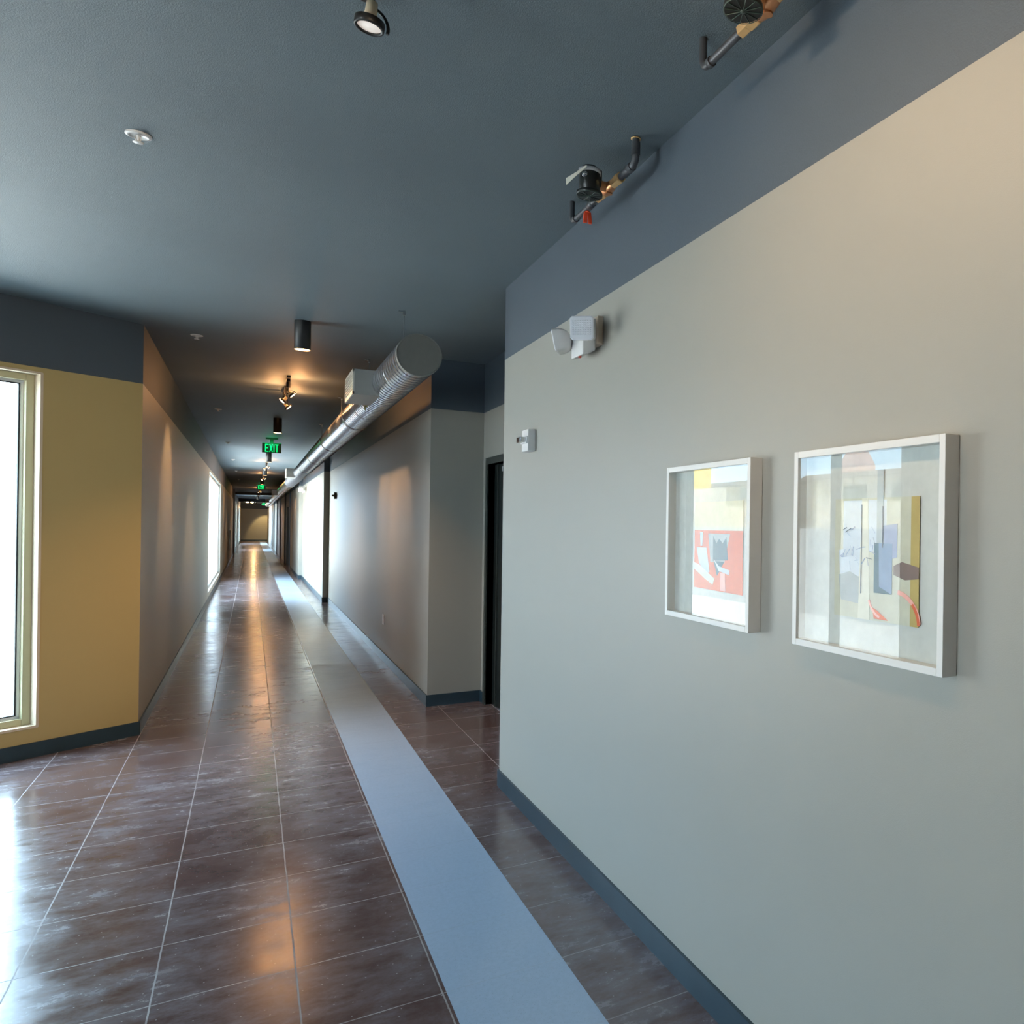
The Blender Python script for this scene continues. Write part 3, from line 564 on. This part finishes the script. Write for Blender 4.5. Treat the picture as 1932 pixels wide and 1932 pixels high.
# ------------------------------------------------------------------ emergency light
def emergency(xw, y0, lbl, sc=1.0):
    r = thing('emergency_light', lbl, 'emergency light', (xw, y0 + 0.2, 2.40), 'white emergency lights on the right wall')
    mb = MB(); mb.box(xw - 0.028, xw - 0.001, y0, y0 + 0.25, 2.400, 2.525); part(mb, 'backplate', mat('beige_backplate', (0.55, 0.45, 0.34), 0.5), r, 0.003)
    mb = MB()
    mb.hexa([(xw - 0.028, y0 + 0.02, 2.375), (xw - 0.028, y0 + 0.21, 2.375), (xw - 0.088, y0 + 0.165, 2.350), (xw - 0.088, y0 + 0.02, 2.350)][::-1],
            [(xw - 0.028, y0 + 0.02, 2.520), (xw - 0.028, y0 + 0.21, 2.520), (xw - 0.088, y0 + 0.165, 2.490), (xw - 0.088, y0 + 0.02, 2.490)][::-1])
    body = part(mb, 'body', white, r, 0.006)
    mb = MB(); mb.cyl((xw - 0.075, y0 + 0.09, 2.358), (xw - 0.075, y0 + 0.09, 2.348), 0.007, 12)
    o = mb.build('test_button', red_m, None, base=(xw, y0 + 0.2, 2.40)); o.parent = body; o.location = (0, 0, 0)
    for k, (cc, dr) in enumerate((((xw - 0.110, y0 - 0.055, 2.441), (-0.62, -0.78, -0.12)), ((xw - 0.122, y0 + 0.185, 2.435), (-0.85, 0.50, -0.20)))):
        cc = Vector(cc); d_ = Vector(dr).normalized(); sx = d_.cross(Vector((0, 0, 1))).normalized(); sz = sx.cross(d_).normalized()
        def pt(a, b, e_): return tuple(cc + sx * a + sz * b + d_ * e_)
        mb = MB(); A, B_ = 0.052, 0.050; rings = []
        for (sc_, e_) in ((0.30, -0.040), (0.62, -0.034), (0.85, -0.018), (0.98, 0.004), (1.0, 0.030)):
            rings.append([(pt(A * sc_ * a, B_ * sc_ * b, e_)) for a, b in ((-1, -.8), (-.8, -1), (.8, -1), (1, -.8), (1, .8), (.8, 1), (-.8, 1), (-1, .8))])
        vs = [p for rr in rings for p in rr]; fs = [(j * 8 + i, j * 8 + (i + 1) % 8, (j + 1) * 8 + (i + 1) % 8, (j + 1) * 8 + i) for j in range(4) for i in range(8)] + [tuple(range(7, -1, -1))]
        mb.add(vs, fs, 0, True); hd = part(mb, 'lamp_head', white, r)
        mb = MB(); mb.add(rings[-1] + [pt(A * .93 * a, B_ * .93 * b, 0.034) for a, b in ((-1, -.8), (-.8, -1), (.8, -1), (1, -.8), (1, .8), (.8, 1), (-.8, 1), (-1, .8))], [(i, (i + 1) % 8, 8 + (i + 1) % 8, 8 + i) for i in range(8)] + [tuple(range(8, 16))])
        for i in range(8):
            for j in range(7):
                a = (-0.82 + 1.64 * (i + 0.5) / 8) * A; b = (-0.62 + 1.3 * (j + 0.5) / 7) * B_; hw, hh = 0.0045, 0.0030
                mb.add([pt(a - hw, b - hh, 0.034), pt(a + hw, b - hh, 0.034), pt(a + hw, b + hh, 0.034), pt(a - hw, b + hh, 0.034), pt(a, b, 0.037)], [(0, 1, 4), (1, 2, 4), (2, 3, 4), (3, 0, 4)])
        o = mb.build('prismatic_lens', mat('ribbed_lens', (0.80, 0.80, 0.83), 0.15), None, base=(xw, y0 + 0.2, 2.40)); o.parent = hd; o.location = (0, 0, 0)
    mb = MB(); mb.cyl((xw - 0.07, y0 + 0.03, 2.44), (xw - 0.088, y0 - 0.02, 2.448), 0.014, 12)
    part(mb, 'head_swivel', white, r)
    return r
emergency(RN, 3.26, 'white twin-head emergency light on the near right wall, straddling the slate band edge')
emergency(R2, 23.6, 'small white emergency light high on the daylit wall beyond the wall step')
# strobe
def strobe(xw, y0, z0, m, lbl):
    r = thing('fire_alarm_strobe', lbl, 'alarm strobe', (xw, y0 + 0.05, z0), 'wall mounted alarm strobes')
    mb = MB(); mb.box(xw - 0.042, xw - 0.001, y0, y0 + 0.115, z0, z0 + 0.118); part(mb, 'housing', m, r, 0.003)
    mb = MB(); mb.box(xw - 0.050, xw - 0.042, y0 + 0.005, y0 + 0.11, z0 + 0.042, z0 + 0.080); part(mb, 'lens_bracket', m, r, 0.002)
    mb = MB(); mb.box(xw - 0.078, xw - 0.050, y0 + 0.02, y0 + 0.095, z0 + 0.046, z0 + 0.076); part(mb, 'strobe_lens', chrome if m is white else m, r, 0.004)
strobe(RN, 4.225, 2.003, white, 'white alarm strobe below the emergency light near the wall end')
strobe(RC, 16.2, 2.03, mat('dark_strobe_plastic', (0.10, 0.085, 0.05), 0.5), 'small dark alarm strobe on the corridor wall near the first wall step')
# outlet
r = thing('wall_outlet', 'white wall outlet low on the long corridor wall', 'outlet', (RC, 10.0, 0.42))
mb = MB(); mb.box(RC - 0.006, RC, 9.95, 10.08, 0.42, 0.535); part(mb, 'cover_plate', white, r, 0.002)
mb = MB(); mb.box(RC - 0.009, RC - 0.006, 9.985, 10.045, 0.435, 0.470).box(RC - 0.009, RC - 0.006, 9.985, 10.045, 0.485, 0.520); part(mb, 'receptacle', cream, r, 0.001)
mb = MB(); mb.box(LC, LC + 0.03, 36.3, 39.3, 0.5, 1.23); tag(mb.build('wall_panel', mat('grey_panel', (0.45, 0.48, 0.46), 0.5), base=(LC, 37.8, 0.5), bevel=0.004), 'pale grey panel low on the far left corridor wall', 'panel')

# ------------------------------------------------------------------ valve assemblies under the ceiling
PX = 1.18
def valve(ya, yb, lbl, tagged, PX=1.18, zp=2.957, dt=0.0):
    """ya = far riser, yb = near riser"""
    r = thing('pipe_valve', lbl, 'valve', (PX, (ya + yb) / 2, zp), 'valve and pipe assemblies near the ceiling')
    L_ = ya - yb
    def Y(t): return ya - (t + dt * (0.4 < t < 0.8)) * L_
    def bend(y, dirn): return [(PX, y, CH - 0.001), (PX, y, zp + 0.03)] + [(PX, y - dirn * 0.028 * (1 - math.cos(a)), zp + 0.028 - 0.028 * math.sin(a)) for a in (0.3, 0.7, 1.1, 1.571)]
    mb = MB(); mb.tube(bend(ya, 1) + [(PX, Y(0.44), zp)], 0.0115, 16); mbn = MB(); mbn.tube(bend(yb, -1) + [(PX, Y(0.79), zp)], 0.0135, 16)
    mb.lathe([(0.0125, 0), (0.015, 0.002), (0.015, 0.045), (0.0125, 0.047)], (PX, Y(0.30), zp), (0, -1, 0), 20); mb.lathe([(0.0115, 0), (0.0148, 0.002), (0.0148, 0.018)], (PX, Y(0.05), zp), (0, -1, 0), 20)
    mbn.lathe([(0.0135, 0), (0.0165, 0.002), (0.0165, 0.03)], (PX, yb + 0.06, zp), (0, -1, 0), 20); mbn.lathe([(0.0165, 0), (0.0165, 0.05)], (PX, yb, zp + 0.028), (0, 0, 1), 20)
    part(mb, 'pipe', pipe_m, r); part(mbn, 'pipe', pipe_m, r)
    mb = MB(); mb.lathe([(0.0, -0.0005), (0.019, -0.0005), (0.019, -0.004), (0.0, -0.004)], (PX, yb, CH), (0, 0, 1), 20); part(mb, 'ceiling_flange', brass, r)
    for grp in (((0.44, 0.50, 0.0185, 6), (0.50, 0.56, 0.0215, 6)), ((0.69, 0.75, 0.0195, 6), (0.75, 0.799, 0.0215, 6))):
        mb = MB()
        for (t0, t1, rr, nn_) in grp:
            mb.lathe([(rr - 0.002, 0), (rr, 0.003), (rr, (t1 - t0) * L_ - 0.004), (rr - 0.002, (t1 - t0) * L_)], (PX, Y(t0), zp), (0, -1, 0), nn_, smooth=False)
        part(mb, 'union_nut', brass, r)
    ym = Y(0.625)
    mb = MB(); mb.lathe([(0.016, 0), (0.022, 0.012), (0.023, 0.03), (0.022, 0.055), (0.016, (0.69 - 0.56) * L_)], (PX, Y(0.56), zp), (0, -1, 0), 20)
    mb.cyl((PX, ym, zp), (PX - 0.055, ym, zp), 0.019, 16); mb.cyl((PX, ym, zp), (PX, ym, zp - 0.026), 0.014, 8)
    part(mb, 'valve_body', copper, r)
    # black actuator on the room side: vertical drum with the spoked wheel on its underside
    cx, cy = PX - 0.090, Y(0.66)
    mb = MB(); mb.cyl((PX - 0.05, ym, zp), (cx, cy, zp), 0.022, 16)
    mb.lathe([(0.034, -0.055), (0.040, -0.050), (0.040, 0.030), (0.036, 0.036), (0.030, 0.048), (0.0, 0.048)], (cx, cy, zp), (0, 0, 1), 28, caps=False)
    mb.cyl((PX - 0.052, Y(0.64), zp + 0.012), (PX - 0.052, Y(0.64), zp + 0.05), 0.017, 14)
    act = part(mb, 'actuator', blackp, r)
    mb = MB(); zc = zp - 0.057; RW = 0.050
    mb.lathe([(RW - 0.003, -0.006), (RW, -0.004), (RW, 0.006), (RW - 0.003, 0.008)], (cx, cy, zc), (0, 0, 1), 36); part(mb, 'hand_wheel', blackp, r)
    mb = MB()
    for i in range(12):
        a = 2 * PI * i / 12 + 0.13; mb.tube([(cx + 0.006 * math.cos(a), cy + 0.006 * math.sin(a), zc - 0.008), (cx + (RW - 0.004) * math.cos(a), cy + (RW - 0.004) * math.sin(a), zc - 0.007)], 0.0012, 5)
    mb.lathe([(RW - 0.002, -0.0075), (RW, -0.0075), (RW, -0.005)], (cx, cy, zc), (0, 0, 1), 36, caps=False); mb.lathe([(0.0, -0.010), (0.007, -0.009), (0.007, -0.006)], (cx, cy, zc), (0, 0, 1), 16, caps=False)
    part(mb, 'wheel_spokes', mat('green_black_spokes', (0.035, 0.060, 0.048), 0.4), r)
    mb = MB(); mb.lathe([(0.0395, 0.022), (0.044, 0.022), (0.044, 0.036), (0.0385, 0.038)], (cx, cy, zp), (0, 0, 1), 28, caps=False); part(mb, 'chrome_ring', mat('bright_ring', (0.85, 0.84, 0.86), 0.2, metal=0.5), r)
    if tagged:
        q0, q1, q2 = Vector((cx - 0.030, cy - 0.045, zp + 0.030)), Vector((cx - 0.062, cy - 0.020, zp + 0.000)), Vector((cx - 0.088, cy + 0.02, zp - 0.022))
        mb = MB(); w0 = Vector((0, 0.001, 0.004)); w1 = Vector((0, 0.001, 0.007)); w2 = Vector((0, 0.002, 0.014)); th = Vector((0.0015, 0.0015, 0))
        mb.hexa([q0 - w0, q0 - w0 + th, q1 - w1 + th, q1 - w1], [q0 + w0, q0 + w0 + th, q1 + w1 + th, q1 + w1])
        mb.hexa([q1 - w1, q1 - w1 + th, q2 - w2 + th, q2 - w2], [q1 + w1, q1 + w1 + th, q2 + w2 + th, q2 + w2])
        part(mb, 'lever_tag', tagm, r)
        mb = MB(); mb.lathe([(0.0, -0.01), (0.010, -0.008), (0.012, 0.0), (0.010, 0.006), (0.0, 0.008)], (cx - 0.030, cy - 0.028, zp + 0.005), (-0.7, -0.7, 0), 14, caps=False); part(mb, 'knob', chrome, r)
        yr = Y(0.28)
        mb = MB(); mb.lathe([(0.0, 0), (0.010, 0.001), (0.012, -0.006), (0.0, -0.007)], (PX, yr, zp - 0.015), (0, 0, 1), 12, caps=False)
        for sg in (-1, 1):
            cx_, cy_ = PX + sg * 0.011, yr
            mb.hexa([(cx_ - 0.008, cy_ - 0.006, zp - 0.066), (cx_ + 0.008, cy_ - 0.006, zp - 0.066), (cx_ + 0.008, cy_ + 0.006, zp - 0.066), (cx_ - 0.008, cy_ + 0.006, zp - 0.066)],
                    [(cx_ - 0.009 - sg * 0.004, cy_ - 0.005, zp - 0.018), (cx_ + 0.007 - sg * 0.004, cy_ - 0.005, zp - 0.018), (cx_ + 0.007 - sg * 0.004, cy_ + 0.005, zp - 0.018), (cx_ - 0.009 - sg * 0.004, cy_ + 0.005, zp - 0.018)])
        part(mb, 'red_handle', red_m, r, 0.002)
    return r
valve(3.39, 2.70, 'valve assembly with chrome-topped actuator, paper tag and red handle above the near wall', True)
valve(2.035, 1.32, 'brass and black valve assembly cut off by the top edge of the photo', False, PX=1.10, dt=-0.14)

# ------------------------------------------------------------------ outside
mb = MB(); mb.box(-60, 3, -20, 110, -0.35, -0.125); o = mb.build('terrace_ground', conc); o['kind'] = 'structure'; o['label'] = 'pale terrace outside the windows'
def building(name, x0, x1, y0, y1, z1, col, lbl, roof=None, wins=()):
    r = thing(name, lbl, 'building', ((x0 + x1) / 2, (y0 + y1) / 2, -0.13))
    mb = MB(); k = 2.0 * (x1 - x0); q = [(x1, y0), (x1, y1), (x0, y1 + k), (x0, y0 + k)]; mb.hexa([(a, b, -0.13) for a, b in q][::-1], [(a, b, z1) for a, b in q][::-1]); part(mb, 'walls', mat(name + '_wall', col, 0.8, noise=0.06, nscale=1.5), r)
    if roof: mb = MB(); q = [(x1 + 0.4, y0 - 0.4), (x1 + 0.4, y1 + 0.4), (x0, y1 + 0.4 + k), (x0, y0 - 0.4 + k)]; mb.hexa([(a, b, z1) for a, b in q][::-1], [(a, b, z1 + roof) for a, b in q][::-1]); part(mb, 'roof_slab', mat(name + '_roof', (0.22, 0.22, 0.23), 0.7), r)
    for (a, b, c_, d) in wins:     # on the +x face
        mb = MB(); mb.box(x1, x1 + 0.03, a, b, c_, d); part(mb, 'window', mat('far_window_glass', (0.12, 0.20, 0.22), 0.15), r)
    return r
building('yellow_building', -15.5, -12.5, 26.6, 35, 7.5, (0.85, 0.55, 0.04), 'yellow block outside, mirrored in the top left of the left picture')
building('beige_building', -11, -8, 17.8, 25, 2.68, (0.72, 0.60, 0.42), 'plain beige block outside, mirrored below the yellow block in the left picture')
building('grey_roof_building', -23, -20, 31.5, 39.4, 3.95, (0.66, 0.62, 0.56), 'pale dark-roofed building outside, mirrored at the top right of the left picture', 0.2, ((34.0, 36.6, 3.2, 3.8),))
building('white_building', -23, -20, 21.5, 29.6, 3.95, (0.72, 0.70, 0.66), 'white building with a flat roof outside, mirrored below the tower in the right picture', 0.2, ((23, 24.4, 2.9, 3.6), (26, 27.6, 2.9, 3.6)))
mb = MB(); mb.box(-42, -40, 50.4, 52.8, -0.13, 7.2).hexa([(-42, 50.4, 7.2), (-40, 50.4, 7.2), (-40, 52.8, 7.2), (-42, 52.8, 7.2)], [(-41.6, 50.9, 8.4), (-40.4, 50.9, 8.4), (-40.4, 52.3, 8.4), (-41.6, 52.3, 8.4)])
mb.box(-41.5, -40.5, 51.1, 52.1, 8.4, 9.3); tag(mb.build('brick_tower', mat('brick_tower_wall', (0.55, 0.27, 0.20), 0.8, noise=0.1), base=(-41, 51.6, -0.13)), 'distant brick tower with a stepped top outside, mirrored in the right picture', 'tower')
mb = MB(); mb.box(-7.2, -7.0, 4, 60, -0.13, 1.62); tag(mb.build('parapet_wall', mat('parapet', (0.50, 0.50, 0.50), 0.8, noise=0.05), base=(-7.1, 30, -0.13)), 'low grey parapet wall at the edge of the terrace outside the windows', 'wall')
